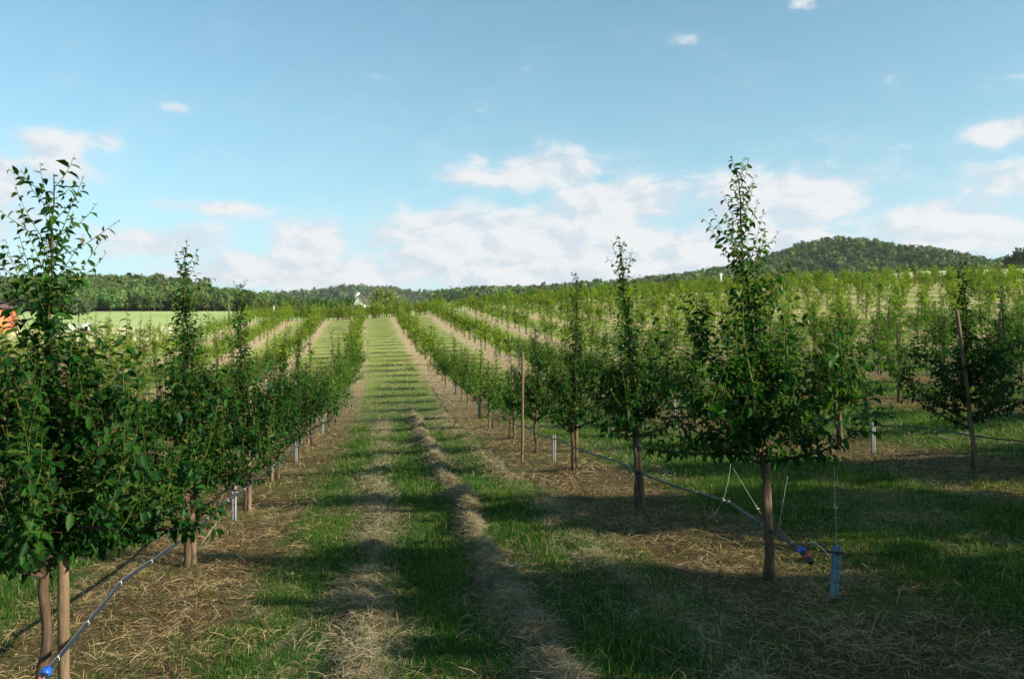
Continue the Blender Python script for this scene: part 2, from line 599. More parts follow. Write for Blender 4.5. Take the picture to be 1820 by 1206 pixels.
# ------------------------------------------------------------------ leaves
def add_leaves(g, base, d, nrm, ln, wd, tint, lod, mat=0):
    """base n*3, d axis dir, nrm approx normal"""
    n = len(base)
    d = d / (np.linalg.norm(d, axis=1)[:, None] + 1e-9)
    s = np.cross(d, nrm)
    s /= np.linalg.norm(s, axis=1)[:, None] + 1e-9
    up = np.cross(s, d)
    ln = np.asarray(ln)[:, None]
    wd = np.asarray(wd)[:, None]
    if lod == 0:
        b = base
        m = base + d * ln * .5 - up * ln * .03
        cu = np.random.default_rng(n).uniform(.02, .48, (n, 1))
        t = base + d * ln * (1 - cu * .25) - up * ln * cu
        r1 = base + d * ln * .26 + s * wd * .44 + up * ln * .11
        r2 = base + d * ln * .64 + s * wd * .41 + up * ln * .04
        l1 = base + d * ln * .26 - s * wd * .44 + up * ln * .11
        l2 = base + d * ln * .64 - s * wd * .41 + up * ln * .04
        v = np.stack([b, m, t, r1, r2, l1, l2], 1).reshape(-1, 3)
        k = np.arange(n)[:, None] * 7
        p1 = k + np.array([[0, 3, 4, 2, 1]])
        p2 = k + np.array([[0, 1, 2, 6, 5]])
        g.add(v, [p1, p2], mat, np.repeat(tint, 7, 0))
    else:
        t = base + d * ln - up * ln * .12
        r = base + d * ln * .45 + s * wd * .5
        l = base + d * ln * .45 - s * wd * .5
        v = np.stack([base, r, t, l], 1).reshape(-1, 3)
        k = np.arange(n)[:, None] * 4
        g.add(v, [k + np.array([[0, 1, 2, 3]])], mat, np.repeat(tint, 4, 0))


def poly_curve(p0, dir0, length, n, rg, up=.35, jitter=.12):
    pts = [np.array(p0, float)]
    d = np.array(dir0, float)
    d /= np.linalg.norm(d)
    for i in range(n):
        d = d + np.array([0, 0, up / n]) + rg.normal(0, jitter, 3) * (1.0 / n) * 2
        d /= np.linalg.norm(d)
        pts.append(pts[-1] + d * length / n)
    return np.array(pts)


def along(pts, t):
    t = np.clip(t, 0, 1) * (len(pts) - 1)
    i = np.minimum(t.astype(int), len(pts) - 2)
    f = (t - i)[:, None]
    return pts[i] * (1 - f) + pts[i + 1] * f, pts[i + 1] - pts[i]


def make_tree_meshes(seed, H=3.1, spread=1.0, clear=.85, bulk=1.75, lean=(0, 0), lod=0, extra=None, dens=1.0, dark=1.0, fork=True, spire=1.0):
    """returns (wood object, crown object), both at the origin, not linked"""
    rg = np.random.default_rng(seed)
    w = Geo()
    c = Geo()
    lean = np.array([lean[0], lean[1], 0.0])
    nl = {0: 34, 1: 14, 2: 10}[lod]
    tt = np.linspace(0, 1, nl)
    wob = np.cumsum(rg.normal(0, .012 * (14 / nl) ** .5, (nl, 2)), 0)
    lead = np.stack([wob[:, 0], wob[:, 1], tt * H], 1) + lean * (tt ** 1.3)[:, None]
    lead[0] = (0, 0, -.08)
    rad = np.interp(tt, [0, .08, .3, .6, 1], [.034, .029, .025, .014, .003])
    rad += .009 * np.exp(-tt * H / .07) + .004 * np.exp(-((tt * H - .22) / .05) ** 2)
    ns = {0: 9, 1: 5, 2: 4}[lod]
    w.tube(lead, rad, ns + (3 if lod == 0 else 0), rough=.07 if lod == 0 else 0)
    shoots = []                       # (pts, radius, young)
    step = {0: .031, 1: .058, 2: .095}[lod]
    LL = {0: .088, 1: .135, 2: .235}[lod]
    nsc = {0: 15, 1: 13, 2: 10}[lod]
    base_az = rg.uniform(0, 6.28)
    scaff = []
    for i in range(nsc):
        h0 = clear + (bulk - clear) * (i / (nsc - 1)) ** 1.1 * .85 + rg.uniform(-.04, .04)
        az = base_az + i * 2.399 + rg.normal(0, .25)
        k = (h0 - clear) / max(.1, bulk - clear)
        ln = spread * (1.0 - .45 * k) * rg.uniform(.72, 1.12)
        el0 = rg.uniform(.08, .45) + .35 * k
        p0, _ = along(lead, np.array([h0 / H]))
        d0 = (math.cos(az) * math.cos(el0), math.sin(az) * math.cos(el0), math.sin(el0))
        scaff.append((p0[0], d0, ln, rg.uniform(.1, .6)))
    for e in (extra or []):           # hand-placed low limbs: height, azimuth, elevation, length, up
        p0, _ = along(lead, np.array([e[0] / H]))
        scaff.append((p0[0], (math.cos(e[1]) * math.cos(e[2]), math.sin(e[1]) * math.cos(e[2]), math.sin(e[2])), e[3], e[4]))
    for p0, d0, ln, up in scaff:
        pts = poly_curve(p0, d0, ln, 7, rg, up, .22)
        w.tube(pts, np.linspace(.017, .004, 8), max(3, ns - 3), cap=False)
        shoots.append((pts, .004, .0, 1))
        m = int(rg.integers(8, 12) * dens * {0: 1.0, 1: 1.0, 2: .75}[lod]) + 1
        for t in rg.uniform(.12, 1.0, m):
            q, tg = along(pts, np.array([t]))
            th = rg.uniform(0, 6.28)
            tl = rg.uniform(.25, .9)
            dd = np.array([math.cos(th) * tl, math.sin(th) * tl, 1.0]) + tg[0] / np.linalg.norm(tg[0]) * .5
            whip = rg.random() < .28
            sl = rg.uniform(.42, .72) if whip else rg.uniform(.14, .44)
            if whip:
                dd = dd * (.35, .35, 1) + (0, 0, .6)
            sp = poly_curve(q[0], dd, sl, 4, rg, .45, .2)
            shoots.append((sp, .0035, .5 + .5 * (rg.random() < .6), 0))
            if lod == 0 and rg.random() < .7:
                q2, t2 = along(sp, np.array([rg.uniform(.1, .5)]))
                th = rg.uniform(0, 6.28)
                sp2 = poly_curve(q2[0], (math.cos(th), math.sin(th), rg.uniform(-.25, .7)), rg.uniform(.12, .3), 3, rg, .2, .2)
                shoots.append((sp2, .003, .3, 0))
        # hanging leafy spurs under the limb
        for t in rg.uniform(.1, 1, int(7 * dens * {0: 1.0, 1: .8, 2: .5}[lod]) + 1):
            q, tg = along(pts, np.array([t]))
            th = rg.uniform(0, 6.28)
            sp = poly_curve(q[0], (math.cos(th), math.sin(th), rg.uniform(-.55, .15)), rg.uniform(.08, .2), 3, rg, -.1, .2)
            shoots.append((sp, .003, .1, 1))
    # leader side shoots
    hs = bulk * .72
    while hs < H - .05:
        k = (hs - bulk * .72) / (H - bulk * .72)
        q, _ = along(lead, np.array([hs / H]))
        th = rg.uniform(0, 6.28)
        ln = spire * (.31 * (1 - k) ** .6 + .11) * rg.uniform(.5, 1.25)
        el = rg.uniform(.25, 1.1)
        sp = poly_curve(q[0], (math.cos(th) * math.cos(el), math.sin(th) * math.cos(el), math.sin(el)), ln, 4, rg, .7, .2)
        shoots.append((sp, .0035, .3 + .7 * (k > .5), 0))
        hs += rg.uniform(.016, .045) * {0: .55, 1: 1.5, 2: 2.4}[lod] * (1 + 2.2 * k ** 3)
    if fork:                          # a few long whips beside the tip
        for _ in range({0: 6, 1: 4, 2: 2}[lod]):
            q, _t = along(lead, np.array([rg.uniform(.62, .86)]))
            th = rg.uniform(0, 6.28)
            sp = poly_curve(q[0], (math.cos(th) * .35, math.sin(th) * .35, 1), rg.uniform(.3, .6), 5, rg, .4, .15)
            shoots.append((sp, .004, 1.0, 0))
    tipleaf = along(lead, np.linspace(.72, 1, 30))[0]
    shoots.append((tipleaf, .003, 1.0, 0))
    B, D, Nn, LN, TI = [], [], [], [], []
    for pts, r, young, woody in shoots:
        seg = np.linalg.norm(np.diff(pts, axis=0), axis=1).sum()
        if lod < 2 and not woody and not (lod == 1 and seg < .25):
            w_ = c
            w_.tube(pts, np.linspace(r, r * .4, len(pts)) * {0: 1, 1: 1.3, 2: 1}[lod], 3, 1 if lod < 2 else 0, (.16, .18, .045) if young > .3 else (.09, .07, .035), cap=False)
        m = max(2, int(seg / step * (1.15 if woody else 1)))
        t = (np.arange(m) + rg.uniform(.2, .8, m)) / m
        t = np.maximum(t, .06)
        q, tg = along(pts, t)

        tg = tg / (np.linalg.norm(tg, axis=1)[:, None] + 1e-9)
        a0 = rg.uniform(0, 6.28)
        th = a0 + np.arange(m) * 2.4 + rg.normal(0, .3, m)
        ref = np.tile([0, 0, 1.0], (m, 1)) + rg.normal(0, .2, (m, 3))
        e1 = np.cross(tg, ref)
        bad = np.linalg.norm(e1, axis=1) < .05
        e1[bad] = (1, 0, 0)
        e1 /= np.linalg.norm(e1, axis=1)[:, None]
        e2 = np.cross(tg, e1)
        rd = e1 * np.cos(th)[:, None] + e2 * np.sin(th)[:, None]
        d = rd * 1.0 + tg * rg.uniform(.05, .75, m)[:, None] + np.array([0, 0, -1.0]) * rg.uniform(.0, .85, m)[:, None] * (1.2 if woody else .65)
        sz = np.interp(t, [0, .25, .75, 1], [.8, 1, .9, .45]) * rg.uniform(.5, 1.2, m)
        if young > .9:
            sz *= .85
        yg = np.clip((t - .78) / .22, 0, 1) * young
        cg = np.array([[.007, .045, .009], [.015, .076, .011], [.036, .100, .010]][lod])[None] * rg.uniform(.65, 1.5, (m, 1)) * dark  # near leaves darkened for shade; far ones lighter, young shoots plus sun put in
        lite = np.array([[.075, .175, .014], [.095, .20, .015], [.20, .275, .020]][lod])[None] * rg.uniform(.8, 1.3, (m, 1))
        mixl = np.clip(rg.uniform([-.35, -.2, .0][lod], [.55, .7, .9][lod], m) + .5 * young * t, 0, 1)[:, None] * (.6 if lod == 0 else 1.0)
        cg = cg * (1 - mixl) + lite * mixl
        red = np.where(rg.random((m, 1)) < .45, np.array([[.24, .095, .04]]), np.array([[.20, .19, .035]]))
        cg = cg * (1 - yg[:, None] * .8) + red * yg[:, None] * .8
        B.append(q)
        D.append(d)
        Nn.append(np.array([0, 0, 1.0]) + rg.normal(0, .45, (m, 3)))
        LN.append(sz * LL)
        TI.append(cg)
    B, D, Nn, LN, TI = map(np.concatenate, (B, D, Nn, LN, TI))
    add_leaves(c, B, D, Nn, LN, LN * rg.uniform(.42, .56, len(LN)), TI.astype(np.float32), 0 if lod == 0 else 1)
    ml = M_LEAF if lod == 0 else M_FAR
    wo = w.build('trunk', M_BARK, link=False, smooth_=True)
    co = c.build('crown', [ml, M_FAR], link=False)
    return wo, co


build_terrain()

ORD = ['first', 'second', 'third', 'fourth', 'fifth', 'sixth', 'seventh', 'eighth', 'ninth', 'tenth', 'eleventh', 'twelfth',
       'thirteenth', 'fourteenth', 'fifteenth', 'sixteenth', 'seventeenth', 'eighteenth', 'nineteenth', 'twentieth']
TENS = {2: 'twenty', 3: 'thirty', 4: 'forty', 5: 'fifty', 6: 'sixty'}


def ordinal(n):
    if n <= 20:
        return ORD[n - 1]
    a, b = divmod(n, 10)
    if b == 0:
        return TENS[a][:-1] + 'ieth'
    return TENS[a] + '-' + ORD[b - 1]


def row_name(k):
    if k == 0:
        return 'row left of the central grass alley'
    if k == 1:
        return 'row right of the central grass alley'
    if k < 0:
        return ordinal(-k + 1) + ' row left of the alley'
    return ordinal(k) + ' row right of the alley'


def link_pair(name, wood, crown, x, z, rz, sc=1.0, tilt=(0, 0)):
    e = empty(name, (x, z, float(ground(x, z)) - .01), rz)
    e.rotation_euler = (tilt[0], tilt[1], rz)
    e.scale = (sc,) * 3 if not isinstance(sc, tuple) else sc
    for src in (wood, crown):
        o = src.copy()
        COL.objects.link(o)
        o.parent = e
    return e


# ------------------------------------------------------------------ fruit trees
TREES = []     # (z depth, x, row, height, mode)
row_first = {0: 4.62, 1: 6.2, 2: 7.5, 3: 7.0}
hero = {}
LOG = []


def plan_rows():
    out = []
    rg = np.random.default_rng(11)
    for k in range(-13, 26):
        u = -2.0 + k * ROWW
        z0 = row_first.get(k, 5.0 + rg.uniform(0, 3.2))
        end = float(orchard_end(np.array(u)))
        z = z0
        j = 0
        while z < end:
            if not (-16 < u < 16 and 111 < z < 117) and not (j > 4 and rg.random() < .03):
                jx, jz = (0, 0) if z < 24 and k in (0, 1, 2, 3) else rg.normal(0, .08, 2)
                zz = z + jz
                if z > 117 and -16 < u < 30:
                    jx += 2.2
                out.append((k, j, float(xw(u, zz)) + jx, zz, rg.random(), rg.random()))
            z += 3.27
            j += 1
    for zc in (116.5, 119.5, 124, 129, 134, 140, 146, 152, 158):
        for uc in np.arange(-16, 9, 1.7 if zc < 126 else 2.4):
            if zc > 117 or -2.6 < uc < 5:
                out.append((0, 90, float(xw(uc, zc)) + rg.normal(0, .3), zc + rg.normal(0, .5), rg.random(), rg.random()))
    return out


PLAN = plan_rows()


def px(x, z):
    return 910 + F * x / z


vis = [p for p in PLAN if p[3] > 2 and -110 < px(p[2], p[3]) < 1930 and abs(p[2]) < .72 * p[3] + 1.2]
hid = [p for p in PLAN if p not in set(vis)]
vis.sort(key=lambda p: p[3])
indiv = vis[:300]
rest = vis[300:]
# trees standing just outside the frame still throw their shadows into it
near_hid = [p for p in hid if p[3] < 60 and p[2] > 0 and p[2] < .64 * p[3] + 22]

HEROES = {   # (row, index): height, spread, bulk, lean, extra limbs, seed, dens
    (0, 0): dict(H=3.08, spread=1.1, clear=.7, bulk=1.65, lean=(.05, .0), seed=101, dens=1.6, spire=1.7, extra=[(.9, -.1, .1, .9, .1), (.95, -1.2, .15, .8, .1), (.95, 3.4, .1, .8, .0), (.95, .2, .05, .95, -.1), (1.0, -.6, .1, .9, .1)]),
    (0, 1): dict(H=3.15, spread=1.25, clear=.62, bulk=1.55, lean=(-.06, .1), seed=102, dens=1.35, spire=1.3, extra=[(.85, .4, .1, .9, .0), (.9, -1.3, .1, .9, .1), (.85, -.4, .0, .9, .1)]),
    (0, 2): dict(H=3.2, spread=1.15, clear=.68, bulk=1.4, lean=(-.06, 0), seed=103, dens=1.0),
    (0, 3): dict(H=2.6, spread=1.25, clear=.6, bulk=1.3, lean=(.04, 0), seed=104, dens=1.0),
    (0, 4): dict(H=2.8, spread=1.2, clear=.6, bulk=1.3, lean=(.0, 0), seed=105, dens=.95),
    (1, 0): dict(H=3.25, spread=1.08, clear=.9, bulk=1.5, lean=(-.26, .05), seed=201, dens=1.25, spire=1.45, extra=[(1.0, 3.1, -.02, 1.0, .12), (1.15, .1, .2, .95, .25), (1.2, .5, .2, .85, .3)]),
    (1, 1): dict(H=3.2, spread=1.02, clear=.82, bulk=1.4, lean=(-.20, 0), seed=202, dens=1.0, extra=[(1.1, .2, .15, .8, .1)]),
    (1, 2): dict(H=3.15, spread=1.12, clear=.62, bulk=1.4, lean=(.02, 0), seed=203, dens=1.0),
    (1, 3): dict(H=2.6, spread=1.15, clear=.62, bulk=1.35, lean=(.0, 0), seed=204, dens=.9),
    (2, 1): dict(H=2.9, spread=1.25, clear=.6, bulk=1.4, lean=(-.10, 0), seed=205, dens=1.1),
    (2, 2): dict(H=2.5, spread=1.1, clear=.62, bulk=1.3, lean=(.05, 0), seed=206, dens=.9),
}
HLAB = {
    (0, 0): 'tall leafy fruit tree at the left edge, nearest the camera',
    (0, 1): 'tall dark fruit tree just behind the nearest one on the left',
    (0, 2): 'thin-topped fruit tree beside the first short metal post on the left',
    (0, 3): 'bushy fruit tree without spire behind the left metal post',
    (0, 4): 'fruit tree before the second metal post of the left row',
    (1, 0): 'tall fruit tree with leaning spire and long low limb, beside the end post',
    (1, 1): 'slim fruit tree with twin trunk and spire, second in the right row',
    (1, 2): 'third fruit tree of the right row, broad low skirt and narrow spire',
    (1, 3): 'low fruit tree behind the three spired ones of the right row',
    (2, 1): 'dark spreading fruit tree with leaning stake at the right edge',
    (2, 2): 'fruit tree seen behind the nearest right-hand tree, trunk lit at base',
}
hi_pool = [make_tree_meshes(300 + i, H=2.75 + .12 * (i % 3), spread=1.15, clear=.68, bulk=1.35, lod=0, dens=1.0) for i in range(2)]
mid_pool = [make_tree_meshes(400 + i, H=2.35 + .2 * (i % 4), spread=1.1 + .06 * (i % 3), clear=.62, bulk=1.35, lod=1, dens=1.1) for i in range(6)]
far_pool = [make_tree_meshes(500 + i, H=2.6 + .2 * (i % 3), spread=1.05, clear=.58, bulk=1.5, lod=2) for i in range(6)]

slim_pool = [make_tree_meshes(600 + i, H=2.45 + .2 * (i % 3), spread=1.1, clear=.42, bulk=1.85, lod=2, dens=1.6) for i in range(6)]
cnt = {}
STAKES = []
for (k, j, x, z, r1, r2) in indiv:
    cnt[k] = cnt.get(k, 0) + 1
    key = (k, j)
    nm = 'fruit_tree'
    if key in HEROES:
        hh = dict(HEROES[key])
        wd, cr = make_tree_meshes(lod=0, **hh)
        e = empty(nm, (x, z, float(ground(x, z)) - .01))
        for o in (wd, cr):
            COL.objects.link(o)
            o.parent = e
    else:
        pool = hi_pool if z < 19 else mid_pool if z < 48 else far_pool if k < 4 else slim_pool
        wd, cr = pool[int(r1 * len(pool)) % len(pool)]
        s_ = .88 + .3 * r2
        s_ *= .8 if r1 * 31 % 1 < .12 else 1
        e = link_pair(nm, wd, cr, x, z, r2 * 6.28 * 7, (s_ * .98, s_ * .98, s_), ((r1 * 13 % 1 - .5) * .1, (r1 * 17 % 1 - .5) * .1))
    shp = 'tall fruit tree' if r2 > .66 else 'low fruit tree' if r2 < .33 else 'slim fruit tree'
    lab = HLAB.get(key, '%s, %s from the camera in the %s' % (shp, ordinal(cnt[k]), row_name(k)))
    tag(e, lab, 'tree', 'young fruit trees planted in rows')
    STAKES.append((k, j, x, z, r1, cnt[k], key in HEROES))



def merge_instances(name, protos, places, mats, seed=0, vary=.25, link=True):
    """one mesh holding many copies of small prototypes (arrays v, a, polys)"""
    rg = np.random.default_rng(seed)
    g = Geo()
    by = {}
    for pl in places:
        by.setdefault(pl[0], []).append(pl)
    for pi_, lst in by.items():
        v, a, polys = protos[pi_]
        arr = np.array([l[1:] for l in lst], float)       # x, y, z, rot, sx, sz
        c_, s_ = np.cos(arr[:, 3]), np.sin(arr[:, 3])
        n, m = len(arr), len(v)
        X = (v[None, :, 0] * c_[:, None] - v[None, :, 1] * s_[:, None]) * arr[:, 4:5] + arr[:, 0:1]
        Y = (v[None, :, 0] * s_[:, None] + v[None, :, 1] * c_[:, None]) * arr[:, 4:5] + arr[:, 1:2]
        Zz = v[None, :, 2] * arr[:, 5:6] + arr[:, 2:3]
        tint = np.tile(a[None], (n, 1, 1)) * rg.uniform(1 - vary, 1 + vary, (n, 1, 1)) * (1 + rg.normal(0, vary * .25, (n, 1, 3)))
        off = (np.arange(n) * m)[:, None, None]
        pl = [((p[None] + off).reshape(-1, p.shape[1]), mt) for p, mt in polys]
        base = g.nv
        g.v.append(np.stack([X, Y, Zz], -1).reshape(-1, 3).astype(np.float32))
        g.a.append(np.clip(tint, 0, 1).reshape(-1, 3).astype(np.float32))
        for p, mt in pl:
            g.p.append((p + base, mt))
        g.nv += n * m
    return g.build(name, mats, link=link)


def proto_from(objs, mat_off):
    vs, as_, ps = [], [], []
    nv = 0
    for o, mo in zip(objs, mat_off):
        me = o.data
        v = np.empty(len(me.vertices) * 3, np.float32)
        me.vertices.foreach_get('co', v)
        a = np.empty(len(me.vertices) * 4, np.float32)
        me.color_attributes['tint'].data.foreach_get('color', a)
        ls = np.empty(len(me.loops), np.int32)
        me.loops.foreach_get('vertex_index', ls)
        lt = np.empty(len(me.polygons), np.int32)
        me.polygons.foreach_get('loop_total', lt)
        st = np.empty(len(me.polygons), np.int32)
        me.polygons.foreach_get('loop_start', st)
        for kk in np.unique(lt):
            s0 = st[lt == kk]
            ps.append((ls[s0[:, None] + np.arange(kk)[None]] + nv, mo))
        vs.append(v.reshape(-1, 3))
        as_.append(a.reshape(-1, 4)[:, :3])
        nv += len(me.vertices)
    return np.concatenate(vs), np.concatenate(as_), ps


far_protos = [proto_from(p, (1, 0)) for p in far_pool + slim_pool]
pl = []
for (k, j, x, z, r1, r2) in rest:
    s_ = .85 + .3 * r2
    pl.append((int(r1 * 6) % 6 + (6 if k > 3 else 0), x, z, float(ground(x, z)), r2 * 44, s_, s_))
o = merge_instances('distant_fruit_trees', far_protos, pl, [M_FAR, M_BARK], 3)
tag(o, 'distant rows of young fruit trees covering the slope', 'trees', kind='stuff')
for (k, j, x, z, r1, r2) in near_hid:
    wd, cr = mid_pool[int(r1 * 6) % 6]
    e = link_pair('fruit_tree', wd, cr, x, z, r2 * 40, .95 + .15 * r2)
    tag(e, 'young fruit tree standing just outside the right edge of the view', 'tree', 'fruit trees outside the view')

# ------------------------------------------------------------------ stakes
HSTAKE = {  # (row, index): dx, dz, height, lean x
    (0, 0): (.105, .03, 1.95, -.01), (0, 1): (.03, .1, 1.95, -.03), (0, 2): (.06, -.02, 1.75, .0), (0, 3): (.0, -.35, 1.95, 0), (0, 4): (-.04, -.1, 1.8, 0),
    (1, 0): (.045, .04, 1.9, -.06), (1, 1): (.07, .03, 1.9, -.07), (1, 2): (.05, .05, 1.7, 0), (1, 3): (-.28, -1.5, 2.0, 0), (2, 1): (-.02, -.12, 2.15, -.13), (2, 2): (.05, -.05, 2.1, -.05)}


def stake_geo(h, r, lean=0.0, n=12, seed=0):
    g = Geo()
    rg = np.random.default_rng(seed)
    zz = np.array([-.1, 0, h * .25, h * .5, h * .75, h - .02, h - .004, h])
    rr = np.array([r, r, r * 1.02, r * .97, r * .98, r * .94, r * .86, r * .5])
    pts = np.stack([lean * zz + rg.normal(0, .003, 8), rg.normal(0, .003, 8), zz], 1)
    g.tube(pts, rr, n)
    return g


stake_pool = [stake_geo(1.7 + .1 * i, .031, 0, 8, i).build('wooden_stake', M_STAKE, link=False, smooth_=True) for i in range(4)]
for (k, j, x, z, r1, c_, hro) in STAKES:
    if (k, j) in HSTAKE:
        dx, dz, h, ln = HSTAKE[(k, j)]
        o = stake_geo(h, .026 if (k, j) in ((1, 3), (2, 1)) else .031, ln, 14, k * 10 + j).build('wooden_stake', M_STAKE, smooth_=True)
        o.location = (x + dx, z + dz, float(ground(x + dx, z + dz)))
        lab = 'round wooden stake beside the %s' % {
            (0, 0): 'nearest fruit tree at the left edge', (0, 1): 'second fruit tree of the left row', (0, 2): 'third fruit tree of the left row',
            (0, 3): 'fourth fruit tree of the left row', (0, 4): 'fifth fruit tree of the left row', (1, 0): 'tall spired tree near the end post',
            (1, 1): 'slim second tree of the right row', (1, 2): 'third tree of the right row', (1, 3): 'fourth tree of the right row, standing clear of it',
            (2, 1): 'dark tree at the right edge, leaning', (2, 2): 'tree behind the nearest right-hand one'}[(k, j)]
    else:
        a = r1 * 6.28
        dx, dz = .1 * math.cos(a), .1 * math.sin(a)
        o = stake_pool[int(r1 * 97) % 4].copy()
        COL.objects.link(o)
        o.location = (x + dx, z + dz, float(ground(x + dx, z + dz)))
        o.rotation_euler = ((r1 - .5) * .06, (r1 * 7 % 1 - .5) * .08, r1 * 30)
        lab = 'pale stake at the %s tree in the %s' % (ordinal(c_), row_name(k).replace('central grass ', ''))
    tag(o, lab, 'stake', 'wooden stakes holding the fruit trees')
sp = [proto_from([p], (0,)) for p in stake_pool]
pl = []
for (k, j, x, z, r1, r2) in rest:
    pl.append((int(r1 * 97) % 4, x + .1, z, float(ground(x + .1, z)), 0, 1.0, 1.0 + .12 * r2))
o = merge_instances('distant_wooden_stakes', sp, pl, [M_STAKE], 4)
tag(o, 'pale stakes among the distant tree rows', 'stakes', kind='stuff')

# ------------------------------------------------------------------ steel posts, hoses, strings
def gz(u, z):
    return float(ground(xw(u, z), z))


def steel_post_mesh(h=.52):
    g = Geo()
    # folded U profile with rolled lips
    prof = np.array([[-.028, .014], [-.028, -.012], [-.020, -.018], [-.008, -.018], [-.005, -.010], [.005, -.010], [.008, -.018], [.020, -.018], [.028, -.012], [.028, .014],
                     [.024, .014], [.024, -.009], [.018, -.014], [.011, -.014], [.008, -.006], [-.008, -.006], [-.011, -.014], [-.018, -.014], [-.024, -.009], [-.024, .014]])
    n = len(prof)
    zs = [-.12, h]
    v = np.concatenate([np.c_[prof, np.full(n, z)] for z in zs])
    i = np.arange(n)
    q = np.stack([i, (i + 1) % n, (i + 1) % n + n, i + n], 1)
    g.add(v, [q, (np.arange(n) + n)[None]])
    return g


post_mesh = None


def steel_post(x, z, h, label, rz=0.0, tilt=0.0, detail=False, mt=None):
    e = empty('steel_post', (x, z, float(ground(x, z))), rz)
    e.rotation_euler = (0, tilt, rz)
    o = steel_post_mesh(h).build('post_profile', mt or M_ZINC, e)
    if detail:
        g = Geo()
        for kk in range(5):
            for sx in (-.014, .014):
                g.box((sx, -.0185, h - .05 - kk * .1), (.008, .003, .016))
        g.build('slot_row', M_BLACK, e)
        g = Geo()
        g.tube([(-.10, -.025, h - .035), (-.06, -.028, h - .04), (.034, -.026, h - .045)], [.009, .009, .009], 8)
        g.tube([(.03, -.022, h - .055), (.055, -.03, h - .058)], .006, 6)
        g.build('wire_clamp', M_BLACK, e)
    tag(e, label, 'post', 'galvanised posts carrying the drip hoses')
    return e


POSTS = []
steel_post(xw(3.145, 5.62), 5.62, .37, 'short galvanised end post where the right-hand drip hose ends', .25, .07, True, M_ZINC_SHADED)
steel_post(xw(-2.0, 10.35), 10.35, .46, 'bright short steel post between second and third trees of left row', 0, 0, True)
steel_post(xw(-2.0, 17.3), 17.3, .5, 'small steel post farther along the left row under the crowns')
steel_post(xw(2.96, 14.2), 14.2, .5, 'short steel post left of the third tree in the right row')
steel_post(xw(7.92, 13.0), 13.0, .5, 'short steel post beneath foliage in the second row right')
steel_post(xw(7.92, 22.0), 22.0, .55, 'white looking steel post seen between two right-hand trees')
nm = 0
for k in (-3, -2, -1, 0, 1, 2, 3, 4, 5, 6):
    u = -2.0 + k * ROWW
    c_ = 0
    for z in np.arange(24.3 + (k * 1.7) % 3, 75, 9.81 if k < 2 else 13.1):
        x = float(xw(u, z))
        if not (0 < px(x, z) < 1820) or (k == 2 and z < 24):
            continue
        c_ += 1
        steel_post(x, z, .55, 'small steel post, %s from the camera in the %s' % (ordinal(c_), row_name(k)))


def hose(label, u, z0, z1, h=.45, conn=True, du=.0, r=.010, ends=None, sag=.05):
    n = int((z1 - z0) / .16) + 2
    zz = z0 + (z1 - z0) * np.linspace(0, 1, n) ** 1.5
    uu = u + du + .012 * np.sin(zz * 1.7)
    hh = h - sag * np.abs(np.sin(zz * .92 + u)) + .02 * np.sin(zz * .31)
    if conn:
        hh = hh - .10 * np.clip(1 - (zz - z0) / 1.2, 0, 1)
    xx = xw(uu, zz)
    gy = height(xx, zz)
    pts = np.stack([xx, zz, gy + hh], 1)
    e = empty('drip_hose', tuple(pts[0]))
    pts = pts - pts[0]
    g = Geo()
    g.tube(pts, r, 10)
    g.build('hose_pipe', M_HOSE, e, smooth_=True)
    if conn:
        g = Geo()
        w_ = pts.copy()
        w_[:, 2] += r * 1.25 + .006 * np.abs(np.sin(zz * 3))
        w_[:, 0] += .004
        g.tube(w_, .0016, 4)
        g.build('support_wire', M_ZINC, e)
        g = Geo()
        for q in range(5, min(n, 90), 9):
            a, b = pts[q], pts[q] + (pts[q + 1] - pts[q]) * .03
            g.tube([a, b], r * 1.18, 8)
            g.tube([b, b + np.array([.01, 0, .02])], .002, 4)
        g.build('clip', M_STRING, e)
        d = pts[0] - pts[1]
        d /= np.linalg.norm(d)
        d = d * .85 + np.array([0, 0, -.25])
        d /= np.linalg.norm(d)
        p = lambda t: pts[0] + d * t
        for nm_, ts, rr, mt in (('connector_nut', (-.01, 0, .03, .04), (.017, .021, .022, .019), M_BLUE),
                                ('connector_body', (.0405, .06, .085), (.016, .018, .016), M_BLACK),
                                ('valve_ring', (.0855, .092, .105, .112), (.016, .022, .022, .017), M_RED),
                                ('end_cap', (.1125, .12, .16, .165), (.013, .018, .018, .012), M_BLACK)):
            g = Geo()
            g.tube([p(t) for t in ts], [r_ * 1.15 for r_ in rr], 14)
            if nm_ == 'connector_nut':
                ax1 = np.cross(d, (0, 0, 1.0))
                ax1 /= np.linalg.norm(ax1)
                ax2 = np.cross(d, ax1)
                for a in np.arange(10) * 2 * pi / 10:
                    off = (ax1 * math.cos(a) + ax2 * math.sin(a)) * .0245
                    g.tube([p(.0) + off, p(.03) + off], .0032, 4)
            if nm_ == 'valve_ring':
                g.tube([p(.098) + np.array([0, 0, .015]), p(.098) + np.array([.0, -.008, .035])], .008, 6)
            g.build(nm_, mt, e)
    tag(e, label, 'hose', 'drip hoses strung along the tree rows')
    return e


hose('thick drip hose with blue and red connector, left row, nearest the camera', -1.84, 4.28, 40, .45, True, 0, .0125)
hose('black drip hose with blue connector sagging along the right row', 2.98, 5.75, 40, .45, True, 0, .0105)
hose('dark drip hose strung across the trees of the second row right', 7.92, 8.0, 38, .50, False)
hose('faint drip hose along the third row right of the alley', 12.9, 8.0, 34, .5, False)


